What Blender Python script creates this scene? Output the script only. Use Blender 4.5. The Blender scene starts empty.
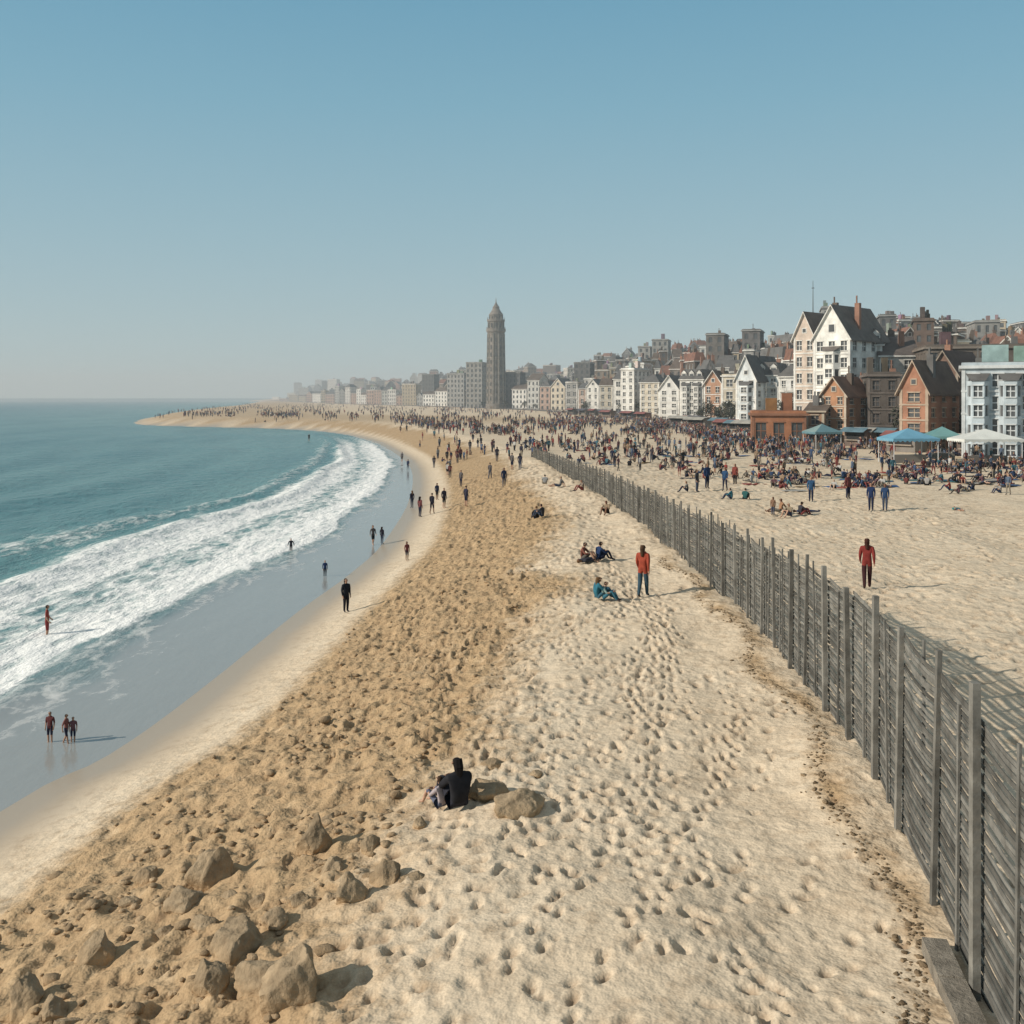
import bpy, math, random
import numpy as np
from mathutils import Vector, Matrix
random.seed(7); rng=np.random.default_rng(7)
sc=bpy.context.scene
CAMH=7.0; SEA=-3.0
# ------------------------------------------------------------------ helpers
def link(o): sc.collection.objects.link(o); return o
def catmull(P,n=5):
    P=np.array(P,float); out=[]
    for i in range(len(P)-1):
        p0=P[max(i-1,0)];p1=P[i];p2=P[i+1];p3=P[min(i+2,len(P)-1)]
        for k in range(n):
            t=k/n
            out.append(0.5*((2*p1)+(-p0+p2)*t+(2*p0-5*p1+4*p2-p3)*t*t+(-p0+3*p1-3*p2+p3)*t**3))
    out.append(P[-1]); return np.array(out)
SHORE=catmull([(-16,-60),(-15,-20),(-14,8),(-12.4,24),(-11.3,28),(-10.7,34),(-10,47),(-9.2,57),(-8.9,70),(-10.2,100),(-14,139),(-20,175),(-34,238),(-54,294),(-80,330),(-108,348),(-138,375),(-160,430),(-185,520),(-240,770),(-340,1250),(-715,2860),(-1300,5200),(-6000,26000)],4)
PROM=catmull([(95,-60),(80,50),(64,100),(61,125),(58,150),(57,180),(52,206),(49,259),(42,350),(22,500),(-8,640),(-56,790),(-132,1000),(-270,1400),(-690,2860),(-1250,5200),(-5800,26000)],3)
def sdist(L,x,y):
    x=np.asarray(x,float).ravel(); y=np.asarray(y,float).ravel()
    d2=np.full(x.shape,1e18); inside=np.zeros(x.shape,bool)
    for i in range(len(L)-1):
        ax,ay=L[i];bx,by=L[i+1];ex,ey=bx-ax,by-ay
        t=np.clip(((x-ax)*ex+(y-ay)*ey)/(ex*ex+ey*ey),0,1)
        dd=(x-ax-t*ex)**2+(y-ay-t*ey)**2
        np.minimum(d2,dd,out=d2)
    poly=list(map(tuple,L))+[(60000,26000),(60000,-60)]
    n=len(poly)
    for i in range(n):
        x1,y1=poly[i];x2,y2=poly[(i+1)%n]
        if y1==y2: continue
        c=((y1>y)!=(y2>y))
        xi=(x2-x1)*(y-y1)/(y2-y1)+x1
        inside^=(c&(x<xi))
    d=np.sqrt(d2)
    return np.where(inside,d,-d)
T=rng.random((256,256))
def vn(x,y,s,seed=0):
    x=x*s+seed*17.3;y=y*s+seed*9.7
    xi=np.floor(x).astype(int);yi=np.floor(y).astype(int)
    fx=x-xi;fy=y-yi;fx=fx*fx*(3-2*fx);fy=fy*fy*(3-2*fy)
    a=T[xi%256,yi%256];b=T[(xi+1)%256,yi%256];c=T[xi%256,(yi+1)%256];d=T[(xi+1)%256,(yi+1)%256]
    return (a*(1-fx)+b*fx)*(1-fy)+(c*(1-fx)+d*fx)*fy
def sst(v,a,b):
    t=np.clip((v-a)/(b-a),0,1); return t*t*(3-2*t)
def terrain(x,y,s=None,p=None):
    x=np.asarray(x,float).ravel(); y=np.asarray(y,float).ravel()
    if s is None: s=sdist(SHORE,x,y)
    if p is None: p=sdist(PROM,x,y)
    k=np.clip(s/13,0,1)
    z=SEA+3*(0.45*k+0.55*k*k*(3-2*k))
    z=np.where(s<0,SEA+np.maximum(s*0.09,-9),z)
    z=z+16*sst(p,25,170)
    return z
def gp(u,v,zoff=0.0):
    """ground point seen under bearing u and depression v (both in 1/1000)"""
    z=0.0
    for _ in range(12):
        d=(CAMH-z)/max((v-398)/1000,1e-4); x=(u-512)/1000*d
        z=0.5*z+0.5*max(float(terrain([x],[d])[0]),SEA)
    return x,d,max(float(terrain([x],[d])[0]),SEA)
# ------------------------------------------------------------------ materials
def newmat(name):
    m=bpy.data.materials.new(name); m.use_nodes=True
    nt=m.node_tree; b=nt.nodes['Principled BSDF']
    return m,nt,b
class N:
    def __init__(s,nt): s.nt=nt
    def __call__(s,t,**k):
        n=s.nt.nodes.new(t)
        for a,v in k.items(): setattr(n,a,v)
        return n
    def l(s,a,b): s.nt.links.new(a,b)
    def math(s,op,a,b=None,clamp=False):
        n=s('ShaderNodeMath',operation=op); n.use_clamp=clamp
        for i,q in enumerate((a,b)):
            if q is None: continue
            if isinstance(q,(int,float)): n.inputs[i].default_value=q
            else: s.l(q,n.inputs[i])
        return n.outputs[0]
    def mr(s,v,a,b,c=0,d=1):
        n=s('ShaderNodeMapRange'); n.inputs[1].default_value=a;n.inputs[2].default_value=b;n.inputs[3].default_value=c;n.inputs[4].default_value=d
        s.l(v,n.inputs[0]); return n.outputs[0]
    def mix(s,f,a,b,blend='MIX'):
        n=s('ShaderNodeMix',data_type='RGBA',blend_type=blend)
        if isinstance(f,(int,float)): n.inputs[0].default_value=f
        else: s.l(f,n.inputs[0])
        for i,q in ((6,a),(7,b)):
            if isinstance(q,tuple): n.inputs[i].default_value=(*q,1)
            else: s.l(q,n.inputs[i])
        return n.outputs[2]
    def noise(s,vec,scale,detail=4,rough=.55,dist=0):
        n=s('ShaderNodeTexNoise'); n.inputs['Scale'].default_value=scale;n.inputs['Detail'].default_value=detail;n.inputs['Roughness'].default_value=rough;n.inputs['Distortion'].default_value=dist
        s.l(vec,n.inputs['Vector']); return n.outputs['Fac']
def attrmat(name,rough=.8,var=.25,scale=1.5,bump=.0,spec=.3,det=4):
    m,nt,b=newmat(name); n=N(nt)
    a=n('ShaderNodeAttribute',attribute_name='Col'); tc=n('ShaderNodeTexCoord').outputs['Object']
    f=n.noise(tc,scale,det,.6)
    v=n.mr(f,.25,.75,1-var,1+var*.6)
    mul=n('ShaderNodeVectorMath',operation='SCALE'); n.l(a.outputs['Color'],mul.inputs[0]); n.l(v,mul.inputs['Scale'])
    n.l(mul.outputs[0],b.inputs['Base Color']); b.inputs['Roughness'].default_value=rough
    b.inputs['Specular IOR Level'].default_value=spec
    if bump:
        bp=n('ShaderNodeBump'); bp.inputs['Strength'].default_value=.6; bp.inputs['Distance'].default_value=bump
        n.l(n.noise(tc,scale*5,5,.65),bp.inputs['Height']); n.l(bp.outputs[0],b.inputs['Normal'])
    return m
M_FAC=attrmat('masonry_paint',.85,.42,.5)
M_PPL=attrmat('cloth_and_skin',.9,.25,9,0,.15,1)
M_WOOD=attrmat('weathered_wood',.92,.55,3.0,.01,.12)
M_LEAF=attrmat('foliage',.7,.3,.8,0,.3,1)
M_ROCK=attrmat('rock',.95,.5,3.2,.07,.1,6)
M_CANVAS=attrmat('canvas',.7,.1,1,0,.3,1)
m,nt,b=newmat('window_glass'); b.inputs['Base Color'].default_value=(.03,.04,.05,1); b.inputs['Roughness'].default_value=.12
nn=N(nt); tc=nn('ShaderNodeTexCoord').outputs['Object']
nn.l(nn.mix(nn.noise(tc,.35,2),(.015,.02,.028),(.16,.16,.155)),b.inputs['Base Color']); M_GLASS=m

def sandmat():
    m,nt,b=newmat('sand'); n=N(nt)
    tc=n('ShaderNodeTexCoord').outputs['Object']
    br=n('ShaderNodeAttribute',attribute_name='brown').outputs['Fac']
    wet=n('ShaderNodeAttribute',attribute_name='wet').outputs['Fac']
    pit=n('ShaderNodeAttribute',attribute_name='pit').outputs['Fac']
    n1=n.noise(tc,.35,4,.6); n2=n.noise(tc,2.4,5,.65); n3=n.noise(tc,38,2,.7)
    pale=n.mix(n.mr(n1,.3,.7),(.62,.495,.355),(.69,.57,.425))
    pale=n.mix(n.mr(n2,.5,.72,0,.9),pale,(.46,.35,.24))
    brn=n.mix(n.mr(n2,.3,.7),(.48,.34,.20),(.35,.24,.14))
    bf=n.math('ADD',br,n.math('MULTIPLY',n.math('SUBTRACT',n2,.5),1.0)); bf=n.math('ADD',bf,n.math('MULTIPLY',n.math('SUBTRACT',n1,.5),.6)); bf=n.mr(bf,.1,.9)
    bf=n.math('MULTIPLY',bf,n.mr(br,0,.15))
    c=n.mix(bf,pale,brn)
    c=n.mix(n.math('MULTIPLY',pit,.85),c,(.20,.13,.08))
    g=n.mr(n3,.3,.7,.86,1.12)
    sc_=n('ShaderNodeVectorMath',operation='SCALE'); n.l(c,sc_.inputs[0]); n.l(g,sc_.inputs['Scale']); c=sc_.outputs[0]
    wf=n.mr(n.math('ADD',wet,n.math('MULTIPLY',n.math('SUBTRACT',n1,.5),.25)),.1,.9)
    c=n.mix(wf,c,(.38,.305,.225))
    n.l(c,b.inputs['Base Color'])
    n.l(n.mr(wf,.3,1.0,.95,.36),b.inputs['Roughness'])
    n.l(n.mr(wf,0,1,.06,.4),b.inputs['Specular IOR Level'])
    h=n.math('ADD',n.math('MULTIPLY',n.noise(tc,1.9,4,.55),1.0),n.math('MULTIPLY',n.noise(tc,6.5,2,.5),.28))
    bp=n('ShaderNodeBump'); bp.inputs['Distance'].default_value=.24
    st=n.math('ADD',n.math('MULTIPLY',bf,.35),.48)
    n.l(n.math('MULTIPLY',st,n.mr(wf,0,.6,1,.04)),bp.inputs['Strength']); n.l(h,bp.inputs['Height']); n.l(bp.outputs[0],b.inputs['Normal'])
    return m
def watermat():
    m,nt,b=newmat('sea_water'); n=N(nt)
    tc=n('ShaderNodeTexCoord').outputs['Object']
    fu=n('ShaderNodeAttribute',attribute_name='foamu').outputs['Fac']
    fd=n('ShaderNodeAttribute',attribute_name='foamfade').outputs['Fac']
    s=n('ShaderNodeAttribute',attribute_name='sd').outputs['Fac']
    mp=n('ShaderNodeMapping'); mp.inputs['Scale'].default_value=(1,.33,1); n.l(tc,mp.inputs['Vector']); v=mp.outputs[0]
    big=n.noise(v,.22,2,.5); mid=n.noise(v,1.1,5,.68,.6); fine=n.noise(tc,5,3,.7)
    vor=n('ShaderNodeTexVoronoi',feature='DISTANCE_TO_EDGE'); vor.inputs['Scale'].default_value=.9
    wn=n('ShaderNodeVectorMath',operation='ADD')
    nz=n('ShaderNodeTexNoise'); nz.inputs['Scale'].default_value=1.2; n.l(tc,nz.inputs['Vector'])
    n.l(v,wn.inputs[0]); n.l(nz.outputs['Color'],wn.inputs[1]); n.l(wn.outputs[0],vor.inputs['Vector'])
    fu2=n.math('ADD',fu,n.math('MULTIPLY',n.math('SUBTRACT',big,.5),.45))
    r=n('ShaderNodeValToRGB'); n.l(n.math('MULTIPLY',n.math('ADD',fu2,.7),.4),r.inputs[0])
    cr=r.color_ramp; cr.interpolation='LINEAR'
    pts=[(-.35,.0),(-.12,.30),(-.01,.45),(.03,.95),(.27,.92),(.42,.66),(.52,.58),(.68,.95),(.9,.86),(1.02,.5),(1.15,.15),(1.32,.5),(1.45,.35),(1.6,0)]
    cr.elements[0].position=0;cr.elements[0].color=(0,0,0,1);cr.elements[1].position=1;cr.elements[1].color=(0,0,0,1)
    for p,q in pts:
        e=cr.elements.new((p+.7)*.4); e.color=(q,q,q,1)
    dens=n.math('MULTIPLY',r.outputs['Color'],fd)
    lace=n.mr(vor.outputs['Distance'],0,.22,.35,-.25)
    k=n.math('ADD',dens,n.math('ADD',n.math('MULTIPLY',n.math('SUBTRACT',mid,.5),1.2),n.math('MULTIPLY',lace,.45)))
    k=n.math('ADD',k,n.math('MULTIPLY',n.math('SUBTRACT',fine,.5),.35))
    foam=n.mr(k,.34,.90)
    foam=n.math('MULTIPLY',foam,n.mr(dens,.02,.15))
    film=n.mr(fu2,-.10,.03,1,0)
    deep=n.mr(s,-15,-220)
    wc=n.mix(deep,(.12,.25,.25),(.03,.135,.175))
    wc=n.mix(n.mr(n.noise(v,.06,4,.6),.35,.65,0,.6),wc,(.03,.14,.165))
    wc=n.mix(film,wc,(.32,.32,.305))
    c=n.mix(foam,wc,(.84,.83,.80))
    n.l(c,b.inputs['Base Color'])
    rg=n.mix(film,(.25,.25,.25),(.13,.13,.13)); rg=n.mix(foam,rg,(.9,.9,.9)); n.l(rg,b.inputs['Roughness'])
    n.l(n.mr(film,0,1,1.15,1.34),b.inputs['IOR'])
    bp=n('ShaderNodeBump'); bp.inputs['Distance'].default_value=.5
    mp2=n('ShaderNodeMapping'); mp2.inputs['Scale'].default_value=(1,.45,1); n.l(tc,mp2.inputs['Vector'])
    h=n.math('ADD',n.noise(mp2.outputs[0],.7,5,.62),n.math('MULTIPLY',foam,.14))
    n.l(h,bp.inputs['Height']); n.l(n.mr(film,0,1,.8,.07),bp.inputs['Strength']); n.l(bp.outputs[0],b.inputs['Normal'])
    return m
# ------------------------------------------------------------------ grid sheets
def axis(lo,hi,step,end_lo,end_hi,g):
    a=list(np.arange(lo,hi,step)); st=step
    v=hi; up=[]
    while v<end_hi: up.append(v); st=st+g*st; v+=st
    up.append(end_hi); st=step; v=lo; dn=[]
    while True:
        st+=g*st; v-=st
        if v<end_lo: break
        dn.append(v)
    dn.append(end_lo)
    return np.array(sorted(set(a+up+dn)))
def rows(y0,y1,k,kfar,yf):
    out=[-60,-40,-20,-8,0,3,5,7]; y=y0
    while y<y1:
        out.append(y); y+= (k if y<yf else kfar)*y
    out.append(y1); return np.array(out)
def sheet(name,xs,ys,Z,attrs,mat):
    nx,ny=len(xs),len(ys); X,Y=np.meshgrid(xs,ys)
    co=np.stack([X,Y,Z.reshape(ny,nx)],-1).reshape(-1,3)
    i=np.arange(nx*ny).reshape(ny,nx)
    q=np.stack([i[:-1,:-1],i[:-1,1:],i[1:,1:],i[1:,:-1]],-1).reshape(-1,4)
    me=bpy.data.meshes.new(name); me.vertices.add(len(co)); me.vertices.foreach_set('co',co.ravel())
    me.loops.add(q.size); me.loops.foreach_set('vertex_index',q.ravel().astype(np.int32))
    me.polygons.add(len(q)); me.polygons.foreach_set('loop_start',(np.arange(len(q))*4).astype(np.int32))
    me.polygons.foreach_set('loop_total',np.full(len(q),4,np.int32))
    me.update(calc_edges=True)
    me.polygons.foreach_set('use_smooth',np.ones(len(q),bool))
    for k,v in attrs.items():
        a=me.attributes.new(k,'FLOAT','POINT'); a.data.foreach_set('value',np.asarray(v,np.float32).ravel())
    me.materials.append(mat); return link(bpy.data.objects.new(name,me))
# beach ground
xs=np.array(sorted(set(list(axis(-14,9,.05,-26000,9.01,.045))+list(axis(9.06,24,.10,9.05,40000,.045)[1:])))); ys=rows(8,26000,.005,.03,190)
X,Y=np.meshgrid(xs,ys); x=X.ravel();y=Y.ravel()
S=sdist(SHORE,x,y); P=sdist(PROM,x,y); Z=terrain(x,y,S,P)
FENCE=catmull([(4.1,2),(4.9,8.0),(5.37,11.35),(5.95,14.5),(6.6,18.8),(6.95,22.5),(7.25,28.9),(7.3,35),(7.26,43.2),(7.0,55),(6.2,70.7),(4.5,93.3),(2.2,120)],6)
fenx=np.interp(y,FENCE[:,1],FENCE[:,0])
near=1-sst(y,80,150)
land=sst(S,2.6,5.0)
brown=sst(S,3.0,4.6)*(1-sst(S+2.6*(vn(x,y,.18,3)-.5)+1.2*(vn(x,y,.6,13)-.5)+1.3*sst(y,40,90),10.0,13.8))
brown=brown*(1-sst(y,260,420)*.25)
spit=sst(y,230,330)*sst(S,2,6)*(1-sst(S,60,120)); brown=np.maximum(brown,spit*.6)
lump=(vn(x,y,1.6,1)-.5)*.17+(vn(x,y,3.7,2)-.5)*.14+(vn(x,y,8,4)-.5)*.06
ridge=np.abs(vn(x,y,2.2,6)-.5)*-.18
soft=(vn(x,y,.35,5)-.5)*.25+(vn(x,y,1.1,7)-.5)*.07+(vn(x,y,3.0,8)-.5)*.03
Z=Z+near*land*(brown*(lump+ridge)+(1-brown)*soft)
df=x-fenx
Z+=near*.22*np.exp(-((df+.4)/1.0)**2)*(vn(x*0,y,.3,9)+.2)*sst(y,14,18)
brown=np.maximum(brown,.75*np.exp(-((df+.55+.3*np.sin(y*.8))/.38)**2)*(.35+vn(x,y,1.3,12))*(1-sst(y,30,60))*sst(y,0,1))
G=Z.reshape(X.shape); PIT=np.zeros(X.shape); BR=brown.reshape(X.shape); SS=S.reshape(X.shape)
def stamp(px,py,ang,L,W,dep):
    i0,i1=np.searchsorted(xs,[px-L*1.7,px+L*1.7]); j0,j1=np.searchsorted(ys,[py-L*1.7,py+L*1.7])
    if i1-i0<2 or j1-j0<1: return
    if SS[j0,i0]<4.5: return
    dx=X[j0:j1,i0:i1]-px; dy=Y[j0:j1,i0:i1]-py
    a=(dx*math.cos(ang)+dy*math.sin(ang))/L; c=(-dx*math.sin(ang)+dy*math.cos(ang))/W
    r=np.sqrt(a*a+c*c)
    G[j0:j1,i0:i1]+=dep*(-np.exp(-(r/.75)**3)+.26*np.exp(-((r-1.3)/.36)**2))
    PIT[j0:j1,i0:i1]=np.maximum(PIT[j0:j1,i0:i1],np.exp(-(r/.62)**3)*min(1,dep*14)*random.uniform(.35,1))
cnt=0
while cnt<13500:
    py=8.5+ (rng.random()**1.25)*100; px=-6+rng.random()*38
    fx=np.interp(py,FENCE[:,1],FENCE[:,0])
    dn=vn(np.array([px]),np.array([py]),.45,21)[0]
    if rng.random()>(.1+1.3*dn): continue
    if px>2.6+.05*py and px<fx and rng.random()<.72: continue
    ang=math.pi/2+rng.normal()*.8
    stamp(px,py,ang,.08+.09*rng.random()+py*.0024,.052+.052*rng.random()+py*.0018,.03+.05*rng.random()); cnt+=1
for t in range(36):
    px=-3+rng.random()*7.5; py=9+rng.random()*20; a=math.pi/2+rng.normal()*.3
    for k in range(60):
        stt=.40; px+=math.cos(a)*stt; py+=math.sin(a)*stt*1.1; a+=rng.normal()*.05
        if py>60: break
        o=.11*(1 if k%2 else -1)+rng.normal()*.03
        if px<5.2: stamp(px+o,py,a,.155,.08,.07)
wet=(1-sst(S,.2,3.4))
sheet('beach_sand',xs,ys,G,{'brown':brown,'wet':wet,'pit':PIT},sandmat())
# sea
xs2=axis(-55,0,.45,-26000,30,.035); ys2=rows(8,26000,.009,.03,400)
X2,Y2=np.meshgrid(xs2,ys2); x=X2.ravel();y=Y2.ravel()
S2=sdist(SHORE,x,y)
inn=np.interp(y,[0,24,34,45,64,85,122,160,240],[-5.6,-5.6,-5.5,-6.2,-5.6,-4.5,-3.4,-2.2,-1])
out=np.interp(y,[0,34,50,66,80,103,149,212,300],[-15.5,-16,-17.5,-19,-17,-13.5,-11.5,-9,-6])
fu=(inn-S2)/(inn-out)
ffade=1-sst(y,190,300)
amp=1-sst(y,150,400)
Z2=np.full(x.shape,SEA)+amp*(.36*np.exp(-((fu-.93+.25*(vn(x*0,y,.05,3)-.5))/.10)**2)+.14*np.exp(-((fu-.05)/.1)**2)+.22*np.exp(-((fu-1.35+.2*(vn(x*0,y,.04,4)-.5))/.12)**2))
sw=np.sin(-S2*2*math.pi/13+5*vn(x,y,.03,5))
Z2+=amp*.16*sw*sst(-S2,17,30)*(.4+vn(x,y,.05,6))
Z2+=amp*(vn(x,y,.5,7)-.5)*.10*sst(fu,.1,1)
sheet('sea_water',xs2,ys2,Z2,{'foamu':fu,'foamfade':ffade,'sd':S2},watermat())
# ------------------------------------------------------------------ generic builder
class MB:
    def __init__(s): s.v=[];s.f=[];s.c=[];s.m=[]
    def face(s,pts,col,m=0):
        i=len(s.v); s.v+= [tuple(p) for p in pts]; s.f.append(tuple(range(i,i+len(pts)))); s.c.append(col); s.m.append(m)
    def box(s,x0,x1,y0,y1,z0,z1,col,m=0,bottom=True):
        a=(x0,y0,z0);b=(x1,y0,z0);c=(x1,y1,z0);d=(x0,y1,z0);e=(x0,y0,z1);f=(x1,y0,z1);g=(x1,y1,z1);h=(x0,y1,z1)
        for q in ((a,b,f,e),(b,c,g,f),(c,d,h,g),(d,a,e,h),(e,f,g,h)): s.face(q,col,m)
        if bottom: s.face((d,c,b,a),col,m)
    def beam(s,A,B,w,h,col,m=0):
        A=Vector(A);B=Vector(B);d=(B-A).normalized()
        up=Vector((0,0,1)) if abs(d.z)<.95 else Vector((1,0,0))
        sd=d.cross(up).normalized()*w/2; u=sd.cross(d).normalized()*h/2
        P=[A-sd-u,A+sd-u,A+sd+u,A-sd+u,B-sd-u,B+sd-u,B+sd+u,B-sd+u]
        for q in ((0,1,5,4),(1,2,6,5),(2,3,7,6),(3,0,4,7),(3,2,1,0),(4,5,6,7)): s.face([P[k] for k in q],col,m)
    def tube(s,A,B,r0,r1,n,col,m=0,cap=True):
        A=Vector(A);B=Vector(B);d=(B-A).normalized()
        up=Vector((0,0,1)) if abs(d.z)<.9 else Vector((1,0,0))
        a=d.cross(up).normalized(); b=a.cross(d)
        ra=[A+(a*math.cos(t)+b*math.sin(t))*r0 for t in [2*math.pi*k/n for k in range(n)]]
        rb=[B+(a*math.cos(t)+b*math.sin(t))*r1 for t in [2*math.pi*k/n for k in range(n)]]
        for k in range(n): s.face((ra[k],ra[(k+1)%n],rb[(k+1)%n],rb[k]),col,m)
        if cap: s.face(rb,col,m); s.face(ra[::-1],col,m)
    def lathe(s,prof,n,col,m=0,rot=0):
        for (r0,z0),(r1,z1) in zip(prof,prof[1:]):
            for k in range(n):
                t0=2*math.pi*k/n+rot;t1=2*math.pi*(k+1)/n+rot
                s.face(((r0*math.cos(t0),r0*math.sin(t0),z0),(r0*math.cos(t1),r0*math.sin(t1),z0),(r1*math.cos(t1),r1*math.sin(t1),z1),(r1*math.cos(t0),r1*math.sin(t0),z1)),col,m)
    def facade(s,p0,p1,z0,z1,cols,rws,wf,hf,col,trim,inset=.18,sill=True,frame=True,door=False):
        p0=Vector((p0[0],p0[1],0));p1=Vector((p1[0],p1[1],0)); D=p1-p0; L=D.length; d=D/L; nrm=Vector((d.y,-d.x,0))
        def pt(a,z,o=0): return p0+d*a+nrm*o+Vector((0,0,z))
        cw=L/cols; ch=(z1-z0)/rws
        for j in range(rws):
            zb=z0+j*ch; wz0=zb+ch*(1-hf)*.45; wz1=wz0+ch*hf
            for i in range(cols):
                a0=i*cw;a3=a0+cw;a1=a0+cw*(1-wf)/2;a2=a3-cw*(1-wf)/2
                w0=wz0
                if door and j==0 and i==cols//2: w0=zb+.02
                def q(a,b,za,zc): s.face((pt(a,za),pt(b,za),pt(b,zc),pt(a,zc)),col)
                q(a0,a3,zb,w0); q(a0,a3,wz1,zb+ch); q(a0,a1,w0,wz1); q(a2,a3,w0,wz1)
                I=-inset
                s.face((pt(a1,w0),pt(a2,w0),pt(a2,w0,I),pt(a1,w0,I)),trim); s.face((pt(a1,wz1,I),pt(a2,wz1,I),pt(a2,wz1),pt(a1,wz1)),trim)
                s.face((pt(a1,w0,I),pt(a1,wz1,I),pt(a1,wz1),pt(a1,w0)),trim); s.face((pt(a2,w0),pt(a2,wz1),pt(a2,wz1,I),pt(a2,w0,I)),trim)
                s.face((pt(a1,w0,I),pt(a2,w0,I),pt(a2,wz1,I),pt(a1,wz1,I)),trim,1)
                if frame:
                    t=.06; am=(a1+a2)/2; zm=(w0+wz1)/2; J=I+.05
                    s.face((pt(am-t,w0,J),pt(am+t,w0,J),pt(am+t,wz1,J),pt(am-t,wz1,J)),trim)
                    J=I+.06
                    s.face((pt(a1,zm-t,J),pt(a2,zm-t,J),pt(a2,zm+t,J),pt(a1,zm+t,J)),trim)
                if sill:
                    A=pt(a1-.12,w0-.07,.05);B=pt(a2+.12,w0-.07,.05); s.beam(A,B,.16,.13,trim)
                    A=pt(a1-.12,wz1+.09,.03);B=pt(a2+.12,wz1+.09,.03); s.beam(A,B,.12,.16,trim)
    def obj(s,name,mats,loc=(0,0,0),r=0,smooth=False):
        me=bpy.data.meshes.new(name); me.from_pydata([tuple(v) for v in s.v],[],s.f)
        tot=np.array([len(f) for f in s.f]); col=np.repeat(np.array([(*c[:3],1) for c in s.c],np.float32),tot,0)
        a=me.color_attributes.new('Col','FLOAT_COLOR','CORNER'); a.data.foreach_set('color',col.ravel())
        for m_ in mats: me.materials.append(m_)
        me.polygons.foreach_set('material_index',np.array(s.m,np.int32))
        if smooth: me.polygons.foreach_set('use_smooth',np.ones(len(s.f),bool))
        me.update(); o=bpy.data.objects.new(name,me); o.location=loc; o.rotation_euler=(0,0,r); return link(o)
def hz(c,d):
    return c
WHITE=(.72,.70,.65);CREAM=(.60,.53,.42);GREY=(.34,.33,.31);DGREY=(.14,.135,.13);BRICK=(.30,.16,.11);TERRA=(.44,.23,.13);BLUE=(.48,.54,.57);BROWN=(.13,.10,.08);SLATE=(.12,.115,.11);TAN=(.40,.34,.25);PINK=(.44,.32,.26)
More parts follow.
